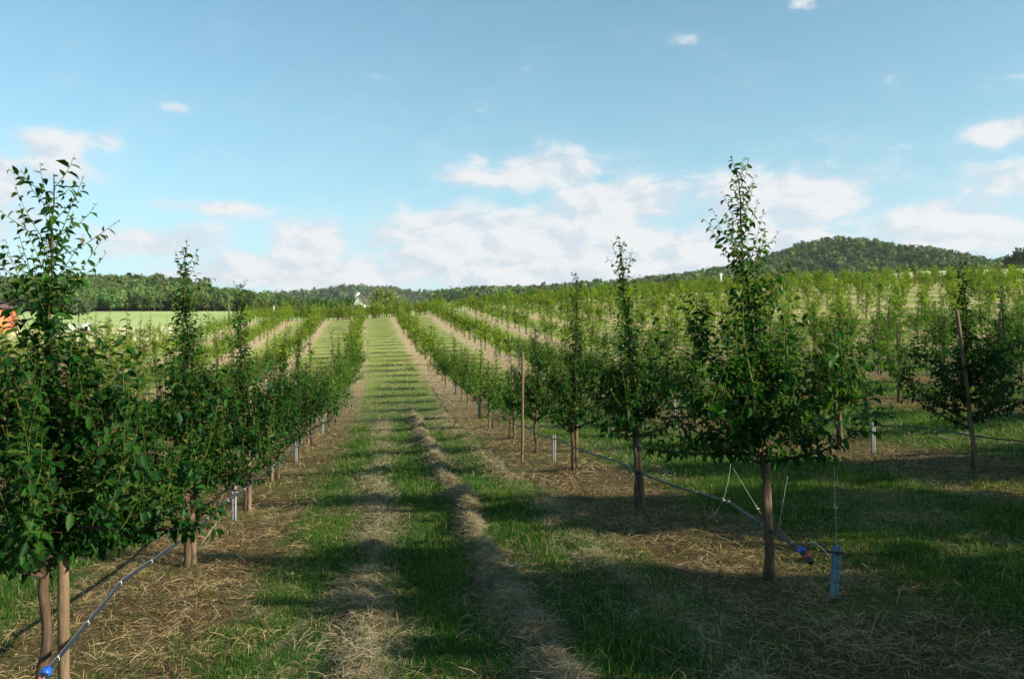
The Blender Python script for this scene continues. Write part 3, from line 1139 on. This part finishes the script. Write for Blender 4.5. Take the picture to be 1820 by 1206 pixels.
def string(name, pts, label, r=.0010, knots=()):
    g = Geo()
    pts = np.array(pts, float)
    g.tube(pts, r, 5)
    for q in knots:
        q = np.array(q)
        g.tube([q + (-.012, 0, -.004), q, q + (.016, 0, .002)], .003, 5)
        g.tube([q, q + (-.010, 0, .028)], .0016, 4)
    e = g.build(name, M_STRING)
    tag(e, label, 'string', 'pale strings tied about the right row')
    return e


def P3(pxx, py, z):
    return ((pxx - 910) / F * z, z, (603 - py) / F * z)


string('tie_string', [P3(1303, 795, 7.0), P3(1295, 850, 7.02), P3(1286, 888, 7.02), P3(1270, 912, 6.95)], 'loose pale string hanging from low branches to the right hose', knots=[P3(1286, 889, 7.0)])
string('tie_string', [P3(1302, 830, 7.0), P3(1325, 868, 6.7), P3(1352, 912, 6.45)], 'pale string slanting down towards the nearest right-hand trunk', knots=[P3(1346, 903, 6.45)])
string('tie_string', [P3(1488, 985, 5.63), P3(1486, 935, 5.64), P3(1484, 895, 5.65), P3(1483, 850, 5.66), P3(1480, 790, 5.68)], 'upright pale string rising from the galvanised end post', knots=[P3(1485, 901, 5.64)])
string('tie_string', [P3(1476, 990, 5.6), P3(1462, 974, 5.7), P3(1448, 963, 5.76), P3(1435, 964, 5.75)], 'short string tying the right hose end to the end post', .0025)
string('tie_string', [P3(1095, 780, 9.0), P3(1112, 812, 8.9), P3(1132, 860, 8.9)], 'pale string left of the twin trunk of the second right tree', .002)
string('tie_string', [P3(1400, 845, 6.1), P3(1390, 900, 6.1), P3(1382, 950, 6.1)], 'faint string hanging right of the nearest right-hand trunk', .0012)
string('tie_string', [P3(395, 880, 9.0), P3(384, 930, 8.0), P3(345, 985, 7.9)], 'faint pale string slanting between left row trunks', .002)

# ------------------------------------------------------------------ unseen trees added off to the right to shade the foreground
def broad_tree(x, z, h, wd, seed, label, nleaf=5000, tint=(.05, .10, .025), ls=.34):
    rg = np.random.default_rng(seed)
    e = empty('broadleaf_tree', (x, z, float(height(np.array(x), np.array(z))) - .1))
    w = Geo()
    tr = poly_curve((0, 0, 0), (0, 0, 1), h * .8, 8, rg, .2, .1)
    w.tube(tr, np.linspace(h * .028, h * .006, 9), 10)
    cen = []
    for i in range(16):
        t = rg.uniform(.3, .95)
        q, _ = along(tr, np.array([t]))
        a = rg.uniform(0, 6.28)
        br = poly_curve(q[0], (math.cos(a), math.sin(a), rg.uniform(.2, .9)), wd * .5 * rg.uniform(.6, 1) * (1.2 - .5 * t), 5, rg, .3, .25)
        w.tube(br, np.linspace(h * .010, h * .002, 6), 6, cap=False)
        cen += [br[3], br[4], br[5]]
    cen = np.array(cen)
    c = Geo()
    pick = cen[rg.integers(0, len(cen), nleaf)]
    dd = rg.normal(0, 1, (nleaf, 3))
    dd /= np.linalg.norm(dd, axis=1)[:, None]
    pos = pick + dd * (rg.uniform(.2, 1, (nleaf, 1)) ** .5) * wd * .17
    t = np.array(tint) * rg.uniform(.6, 1.5, (nleaf, 1))
    add_leaves(c, pos, rg.normal(0, 1, (nleaf, 3)), rg.normal(0, 1, (nleaf, 3)) + (0, 0, .8), rg.uniform(.6, 1.2, nleaf) * ls, rg.uniform(.5, .8, nleaf) * ls, t.astype(np.float32), 1)
    w.build('trunk', M_BARK, e, smooth_=True)
    c.build('crown', M_FOREST, e)
    tag(e, label, 'tree')
    return e


for i, (x, z, h, wd) in enumerate([(11.5, -1.8, 6.4, 4.6), (12.6, 1.2, 6.4, 4.2), (13.8, 4.0, 6.0, 4.0), (15.6, 7.2, 6.0, 3.6), (19.5, 10.5, 5.2, 3)]):  # added out of view to cast the foreground shade
    broad_tree(x, z, h, wd, 50 + i, 'added shade tree outside the view to the right, %s of five' % ordinal(i + 1), 3500)

# ------------------------------------------------------------------ far things: bushes, houses, pole
def at_px(pxx, z):
    x = (pxx - 910) / F * z
    return x, float(height(np.array(x), np.array(z)))


for i, (pxx, z, h, wd, lab, tn) in enumerate([
        (683, 205, 6.6, 8.5, 'round yellow-green bush tree at the end of the central alley', (.13, .16, .035)),
        (612, 230, 5.0, 8, 'low green bush left of the far white house', (.06, .12, .03)),
        (567, 175, 4.6, 5, 'small dark bush standing above the far left rows', (.04, .09, .025)),
        (600, 178, 3.2, 6, 'long low shrub beside the small dark bush', (.06, .10, .03)),
        (1808, 330, 11, 11, 'dark tree on the skyline at the right edge', (.025, .05, .02)),
        (140, 170, 5.2, 5, 'grey-green bush before the pale meadow on the left', (.07, .10, .05)),
        (1160, 560, 9, 12, 'small rounded tree on the ridge left of the hill', (.03, .06, .03))]):
    x, gy = at_px(pxx, z)
    broad_tree(x, z, h, wd, 80 + i, lab, 1500, tn, .55 if z < 300 else 1.1)

# hedge of young bushes before the meadow, left
for i in range(26):
    pass


def prism_roof(g, cx, cy, z0, w, l, h, ov=.3, mat=0):
    """gable roof, ridge along y, solid wedge of tiles"""
    x0, x1, y0, y1 = cx - w / 2 - ov, cx + w / 2 + ov, cy - l / 2 - ov, cy + l / 2 + ov
    t = .18
    v = [(x0, y0, z0 - .1), (x1, y0, z0 - .1), (cx, y0, z0 + h), (x0, y1, z0 - .1), (x1, y1, z0 - .1), (cx, y1, z0 + h),
         (x0, y0, z0 - .1 + t), (x1, y0, z0 - .1 + t), (cx, y0, z0 + h + t), (x0, y1, z0 - .1 + t), (x1, y1, z0 - .1 + t), (cx, y1, z0 + h + t)]
    g.add(v, [np.array([[6, 8, 11, 9], [8, 7, 10, 11], [0, 3, 5, 2], [2, 5, 4, 1], [0, 2, 8, 6], [2, 1, 7, 8], [3, 9, 11, 5], [5, 11, 10, 4], [0, 6, 9, 3], [1, 4, 10, 7]])], mat)


def house(name, pxx, z, w, l, wall_h, roof_h, wall_m, roof_m, label, rz=0, lift=0.0, chim=True):
    x, gy = at_px(pxx, z)
    e = empty(name, (x, z, gy + lift), rz)
    g = Geo()
    g.box((0, 0, wall_h / 2 - 1.5), (w, l, wall_h + 3))
    v = [(-w / 2, -l / 2, wall_h), (w / 2, -l / 2, wall_h), (0, -l / 2, wall_h + roof_h), (-w / 2, l / 2, wall_h), (w / 2, l / 2, wall_h), (0, l / 2, wall_h + roof_h)]
    g.add(v, [np.array([[0, 1, 2], [4, 3, 5]])])
    g.build('wall', wall_m, e)
    g = Geo()
    prism_roof(g, 0, 0, wall_h + .12, w, l, roof_h, .35)
    r = g.build('roof', roof_m, e)
    if chim:
        g = Geo()
        g.box((-w * .28, -l * .1, wall_h + roof_h * .75), (.8, .8, roof_h * 1.3))
        g.build('chimney', M_WHITE, r)
    for sx in (-.22, .22):
        for hz in (wall_h * .55, wall_h * 1.1) if roof_h > 3 else (wall_h * .55,):
            g = Geo()
            g.box((sx * w * (.6 if hz > wall_h else 1), -l / 2 - .01, hz), (1.1, .08, 1.3))
            f = g.build('window', M_WHITE, e)
            g = Geo()
            g.box((sx * w * (.6 if hz > wall_h else 1), -l / 2 - .06, hz), (.9, .06, 1.1))
            g.build('pane', M_GLASS, f)
    tag(e, label, 'house')
    return e


house('farmhouse', 643, 245, 3.6, 8, 2.0, 2.6, M_WHITE, M_ROOF, 'small white gabled house beyond the end of the central alley', .0, 1.2)
house('farmhouse', 633, 262, 3.0, 7, 2.2, 2.2, M_WHITE, M_ROOF, 'dark-roofed wing left of the small white gabled house', 1.2, 1.0)
house('orange_house', -21, 95, 3.8, 6, 2.9, .8, M_ORANGE, M_ROOF, 'orange house at the left edge behind the nearest tree', .12, 0, False)


def pole(pxx, z, h, label, r=.12, arm=True, mt=None):
    x, gy = at_px(pxx, z)
    e = empty('utility_pole', (x, z, gy))
    g = Geo()
    g.tube([(0, 0, -.5), (0, 0, h * .5), (0, 0, h)], [r, r * .85, r * .7], 10)
    g.build('mast', mt or M_WHITE, e, smooth_=True)
    g = Geo()
    if arm:
        g.box((0, 0, h - .35), (.7, .14, .14))
        for sx in (-.3, 0, .3):
            g.tube([(sx, 0, h - .28), (sx, 0, h - .05)], .05, 6)
        g.build('crossarm', M_WHITE, e)
    else:
        g.tube([(0, 0, h), (0, 0, h + .03), (0, 0, h + .10)], [r * .9, r * .95, r * .2], 10)
        g.build('cap', mt or M_WHITE, e)
    tag(e, label, 'pole')


pole(1281, 165, 4.7, 'pale pole on the skyline left of the wooded hill', .22)
pole(487, 140, 2.6, 'small white topped mast among the far left rows', .11, False)
pole(407, 118, 3.6, 'brown grey post above the left orchard rows', .13, False, M_STAKE)

# white water tanks on the left, on pallets
for i, (pxx, z) in enumerate(((121, 92), (152, 93))):
    x, gy = at_px(pxx, z)
    e = empty('water_tank', (x, z, gy))
    g = Geo()
    g.box((0, 0, .7), (1.0, 1.2, .9))
    g.build('tank_body', M_WHITE, e)
    g = Geo()
    for hz in (.35, .6, .85, 1.1):
        for sy in (-.63, .63):
            g.box((0, sy, hz), (1.1, .03, .03))
        for sx in (-.53, .53):
            g.box((sx, 0, hz), (.03, 1.2, .03))
    g.build('cage', M_ZINC, e)
    g = Geo()
    g.box((0, 0, .17), (1.1, 1.3, .14))
    g.build('pallet', M_STAKE, e)
    g = Geo()
    g.tube([(0, 0, 1.25), (0, 0, 1.33)], .12, 10)
    g.build('lid', M_BLACK, e)
    tag(e, ['left of two white tanks glimpsed behind the nearest left tree', 'right of two white tanks glimpsed behind the nearest left tree'][i], 'tank', 'white tanks by the meadow')

# ------------------------------------------------------------------ woods on the hills
def wood_protos(n, faces, seed, tint):
    out = []
    for i in range(n):
        rg = np.random.default_rng(seed + i)
        c = Geo()
        k = 10
        cen = np.stack([rg.normal(0, .2, k), rg.normal(0, .2, k), rg.uniform(.2, .88, k)], 1)
        cen[0] = (0, 0, .85)
        pick = cen[rg.integers(0, k, faces)]
        dd = rg.normal(0, 1, (faces, 3))
        dd /= np.linalg.norm(dd, axis=1)[:, None]
        pos = pick + dd * rg.uniform(.10, .21, (faces, 1))
        nr = dd + rg.normal(0, .3, (faces, 3))
        ax = np.cross(nr, rg.normal(0, 1, (faces, 3)))
        ls = rg.uniform(.10, .2, faces) * (150 / faces) ** .5
        add_leaves(c, pos, ax, nr, ls, ls * .9, (np.array(tint) * rg.uniform(.6, 1.4, (faces, 1))).astype(np.float32), 1)
        c.tube([(0, 0, -.1), (0, 0, .5)], [.03, .02], 4, 1)
        v, a = c.arrays()
        out.append((v, a, c.p))
    return out


def wood(name, label, xr, zr, spacing, h, faces, tint, seed, keep, hmul=None):
    rg = np.random.default_rng(seed)
    pr = wood_protos(6, faces, seed, tint)
    xs = np.arange(xr[0], xr[1], spacing)
    zs = np.arange(zr[0], zr[1], spacing)
    X, Z = np.meshgrid(xs, zs)
    X = X.ravel() + rg.uniform(-.5, .5, X.size) * spacing
    Z = Z.ravel() + rg.uniform(-.5, .5, Z.size) * spacing
    kp = keep(X, Z)
    X, Z = X[kp], Z[kp]
    Y = height(X, Z)
    big = vnoise(X / 40, Z / 40, seed)
    hh = h * rg.uniform(.75, 1.2, len(X)) * (.85 + .3 * big)
    if hmul:
        hh = hh * hmul(X, Z)
    sx = hh * rg.uniform(.75, 1.15, len(X))
    pl = [(int(a), x, z, y - .3, r, s1, s2) for a, x, z, y, r, s1, s2 in zip(rg.integers(0, 6, len(X)), X, Z, Y, rg.uniform(0, 6.28, len(X)), sx, hh)]
    o = merge_instances(name, pr, pl, [M_FOREST, M_BARK], seed, .38)
    tag(o, label, 'forest', kind='stuff')
    print(name, len(X), len(o.data.polygons))


def infr(X, Z, m=40):
    p = 910 + F * X / Z
    return (p > -m) & (p < 1820 + m)


wood('left_forest', 'leafy wood on the low hill behind the left meadow', (-420, -40), (322, 470), 4.8, 9.5, 420, (.095, .145, .045), 900,
     lambda X, Z: infr(X, Z, 80) & (X < -.25 * Z + 20), lambda X, Z: np.interp(X / Z, [-.45, -.36, -.28, -.22], [1.0, .85, .62, .45]))
wood('hill_forest', 'dense wood covering the long ridge and pointed hill', (-220, 800), (430, 930), 9.5, 13, 90, (.075, .12, .038), 920,
     lambda X, Z: infr(X, Z, 80) & (height(X, Z) / Z > .045))
wood('distant_forest', 'far wooded hill beyond the white house', (-900, 80), (1150, 1570), 13, 13, 40, (.065, .10, .04), 940,
     lambda X, Z: infr(X, Z, 80) & (height(X, Z) / Z > .03) & (X / Z < -.05))

# ------------------------------------------------------------------ grass and straw
def strip_dist(u):
    t = (u + 2.0) / ROWW + 200.5
    return np.abs(t - np.floor(t) - .5) * ROWW


def scatter(n, z0, z1, rg, power=1.0):
    """points inside the view, uniform over the ground between two depths"""
    t = rg.random(n)
    z = np.sqrt(z0 ** 2 + t * (z1 ** 2 - z0 ** 2)) if power == 1 else z0 * (z1 / z0) ** t
    x = rg.uniform(-.70, .70, n) * z
    return x, z


def blades(g, x, z, hgt, wid, leanv, tint, rg, flat=False, y0=None):
    n = len(x)
    y = ground(x, z) - .004 if y0 is None else y0
    a = rg.uniform(0, 6.28, n)
    ca, sa = np.cos(a), np.sin(a)
    base = np.stack([x, z, y], 1)
    side = np.stack([ca, sa, np.zeros(n)], 1) * (wid / 2)[:, None]
    b = rg.uniform(0, 6.28, n)
    bd = np.stack([np.cos(b), np.sin(b), np.zeros(n)], 1)
    up = np.array([0, 0, 1.0])
    mid = base + up * (hgt * .55)[:, None] + bd * (hgt * leanv * .25)[:, None]
    tip = base + up * (hgt * (1 - .25 * leanv))[:, None] + bd * (hgt * leanv)[:, None]
    v = np.stack([base - side, base + side, mid + side * .8, mid - side * .8, tip], 1).reshape(-1, 3)
    k = np.arange(n)[:, None] * 5
    g.add(v, [k + np.array([[0, 1, 2, 3]]), k + np.array([[3, 2, 4]])], 0, np.repeat(tint, 5, 0).astype(np.float32))


def build_grass():
    rg = np.random.default_rng(31)
    g = Geo()
    for n, z0, z1, hs, ws in ((560000, 3.6, 11, 1.0, 1.0), (420000, 11, 26, 1.1, 1.9), (240000, 26, 62, 1.15, 4.0)):
        x, z = scatter(n, z0, z1, rg)
        u = x - shift(z)
        d = strip_dist(u)
        nb = fbm(x * 1.3, z * 1.3, 21, 3)
        st = fbm(u * 2.4, z * .35, 22, 3)
        dens = np.clip((d - .75 - (nb - .45) * 1.6) / .5, .03, 1)
        dens *= np.clip(1.25 - windrow(u, z) * 16, .05, 1)
        dens *= np.clip((st - .26) * 6, .25, 1) * np.clip((nb - .16) * 5, .3, 1)
        kp = rg.random(n) < dens
        x, z, u, nb, st, d = x[kp], z[kp], u[kp], nb[kp], st[kp], d[kp]
        m = len(x)
        big = vnoise(x * .8, z * .8, 33)
        h = rg.uniform(.035, .10, m) * hs * (.45 + 1.2 * big ** 1.5) * (1 + 1.1 * (rg.random(m) < .04))
        w_ = rg.uniform(.003, .006, m) * ws
        gr = np.array([.013, .074, .009])[None] * rg.uniform(.6, 1.4, (m, 1))
        yl = np.array([.17, .245, .045])[None] * rg.uniform(.7, 1.2, (m, 1))
        dr = np.array([.32, .26, .14])[None] * rg.uniform(.6, 1.2, (m, 1))
        far = np.clip((z - 18) / 40, 0, 1)  # blades coloured brighter with distance to stand in for sunlight
        k1 = np.clip(rg.normal(.15, .22, m) + .5 * (vnoise(x * 2, z * 2, 44) - .45) + far * .55, 0, 1)[:, None]
        ti = gr * (1 - k1) + yl * k1
        k2 = (rg.random(m) < .10 + .10 * far)[:, None]
        ti = np.where(k2, dr, ti)
        blades(g, x, z, h, w_, rg.uniform(.15, 1.0, m), ti, rg)
    o = g.build('grass', M_GRASS)
    tag(o, 'mown grass growing between the tree rows', 'grass', kind='stuff')
    print('grass', len(o.data.polygons))


def build_straw():
    rg = np.random.default_rng(41)
    g = Geo()
    for n, z0, z1, ls, ws in ((300000, 3.6, 11, 1.0, 1.0), (260000, 11, 28, 1.2, 2.0), (110000, 28, 60, 1.5, 4.0)):
        x, z = scatter(n, z0, z1, rg)
        u = x - shift(z)
        # half the straws are drawn towards the windrows
        pull = rg.random(n) < .22
        wsel = rg.integers(0, 10, n)
        c0 = np.where(wsel < 5, WR[0][0], np.where(wsel < 8, WR[1][0], WR[2][0]))
        cu = c0 + .05 * np.sin(z * .9 + c0 * 5) + .03 * np.sin(z * 2.7)
        wv = np.where(wsel < 5, .10, np.where(wsel < 8, .15, .26)) * (.6 + .8 * vnoise(z * 1.7, c0, 66))
        u = np.where(pull & (z < 28), cu + rg.normal(0, 1, n) * wv, u)
        x = xw(u, z)
        d = strip_dist(u)
        nb = fbm(x * 1.3, z * 1.3, 21, 3)
        st = fbm(u * 2.4, z * .35, 22, 3)
        dens = np.where(pull, 1.0, np.clip(1.35 - (d - .3) * 1.15, .0, 1) * .8 + np.clip((.40 - st) * 5, 0, 1) * .6 + np.clip((.38 - nb) * 4, 0, 1) * .4 + .03)
        dens = dens * np.where(pull, np.clip(.25 + 1.3 * vnoise(x * 3.5, z * 3.5, 57), 0, 1), np.clip((fbm(x * 2.2, z * 2.2, 55, 3) - .25) * 3.2, .12, 1.2))
        kp = rg.random(n) < dens
        x, z, u, d, pull = x[kp], z[kp], u[kp], d[kp], pull[kp]
        m = len(x)
        wr = windrow(u, z)
        y = ground(x, z) + rg.random(m) ** 2 * (.012 + wr * .35)
        ln = rg.uniform(.04, .17, m) * ls
        w_ = rg.uniform(.0018, .004, m) * ws
        a = rg.uniform(0, 6.28, m)
        pit = rg.normal(.06, .28, m)
        dr = np.stack([np.cos(a) * np.cos(pit), np.sin(a) * np.cos(pit), np.sin(pit)], 1)
        sd = np.cross(dr, np.array([0, 0, 1.0]) + rg.normal(0, .5, (m, 3)))
        sd /= np.linalg.norm(sd, axis=1)[:, None] + 1e-9
        sd *= (w_ / 2)[:, None]
        p0 = np.stack([x, z, y], 1) - dr * (ln / 2)[:, None]
        p0[:, 2] = np.maximum(p0[:, 2], ground(p0[:, 0], p0[:, 1]) - .004)
        p2 = p0 + dr * ln[:, None]
        p2[:, 2] = np.maximum(p2[:, 2], ground(p2[:, 0], p2[:, 1]) + .001)
        pm = (p0 + p2) / 2 + np.array([0, 0, 1.0]) * (ln * rg.uniform(.02, .16, m))[:, None]
        v = np.stack([p0 - sd, p0 + sd, pm + sd, pm - sd, p2 + sd * .6, p2 - sd * .6], 1).reshape(-1, 3)
        k = np.arange(m)[:, None] * 6
        c1 = np.array([.42, .315, .175])[None] * rg.uniform(.5, 1.15, (m, 1))
        c2 = np.array([.09, .052, .026])[None] * rg.uniform(.6, 1.4, (m, 1))
        sel = (rg.random(m) < np.where(pull, .12, np.where(d < 1.0, .45, .25)) + .5 * (vnoise(x * 2.3, z * 2.3, 91) - .5))[:, None]
        c1 = np.where(pull[:, None], c1 * np.array([.85, .93, 1.15]), c1)
        ti = np.where(sel, c2, c1)
        g.add(v, [k + np.array([[0, 1, 2, 3]]), k + np.array([[3, 2, 4, 5]])], 0, np.repeat(ti, 6, 0).astype(np.float32))
    o = g.build('dry_hay', M_STRAW)
    tag(o, 'dry mown hay lying in ridges and scattered under the trees', 'hay', kind='stuff')
    print('straw', len(o.data.polygons))


build_grass()
build_straw()


def build_weeds():
    """low leafy weeds of the bare strips: small rosettes and yellowing stems"""
    rg = np.random.default_rng(61)
    g = Geo()
    B, D, Nn, LN, TI = [], [], [], [], []
    x, z = scatter(8500, 3.8, 20, rg)
    u = x - shift(z)
    d = strip_dist(u)
    nb = vnoise(x * 1.1, z * 1.1, 77)
    kp = rg.random(len(x)) < np.where(d < 1.2, .75, .10) * np.clip((nb - .25) * 2.2, 0.05, 1)
    x, z = x[kp], z[kp]
    for xx, zz in zip(x, z):
        h = rg.uniform(.02, .14) * (1.6 if rg.random() < .07 else 1)
        y = float(ground(xx, zz))
        m = int(6 + h * 90)
        t = rg.random(m)
        a = rg.uniform(0, 6.28, m)
        ln = rg.uniform(-.4, .4, 2)
        top = np.array([xx + ln[0] * h, zz + ln[1] * h, y + h])
        bs = np.array([xx, zz, y])
        g.tube([bs, (bs + top) / 2 + rg.normal(0, .004, 3), top], [.0018, .0015, .001], 3, 0, (.14, .12, .05), cap=False)
        B.append(bs + (top - bs) * t[:, None])
        D.append(np.stack([np.cos(a), np.sin(a), rg.uniform(-.2, .6, m)], 1))
        Nn.append(np.tile([0, 0, 1.0], (m, 1)) + rg.normal(0, .4, (m, 3)))
        LN.append(rg.uniform(.015, .036, m))
        c = [(.055, .11, .025), (.15, .14, .035), (.22, .13, .06), (.17, .15, .06)][int(rg.choice(4, p=[.34, .25, .16, .25]))]
        TI.append(np.array(c) * rg.uniform(.7, 1.3, (m, 1)))
    B, D, Nn, LN, TI = map(np.concatenate, (B, D, Nn, LN, TI))
    add_leaves(g, B, D, Nn, LN, LN * .6, TI.astype(np.float32), 1)
    o = g.build('weeds', M_GRASS)
    tag(o, 'small green and yellowing weeds on the bare strips', 'weeds', kind='stuff')


build_weeds()
print('objects', len(bpy.data.objects), 'individual trees', len(indiv), 'rest', len(rest), 'off frame', len(near_hid), 'last z', indiv[-1][3])

# ------------------------------------------------------------------ air
def build_haze():
    g = Geo()
    g.box((0, 1200, 56), (5600, 4100, 130))
    m, nt, out = mat_new('haze_air')
    pv = N(nt, 'ShaderNodeVolumePrincipled', inp={'Density': .00007, 'Anisotropy': .2})
    pv.inputs['Color'].default_value = (.86, .92, 1, 1)
    L(nt, pv.outputs[0], out.inputs['Volume'])
    o = g.build('haze', m)
    tag(o, 'thin pale summer haze', 'haze', kind='stuff')


build_haze()
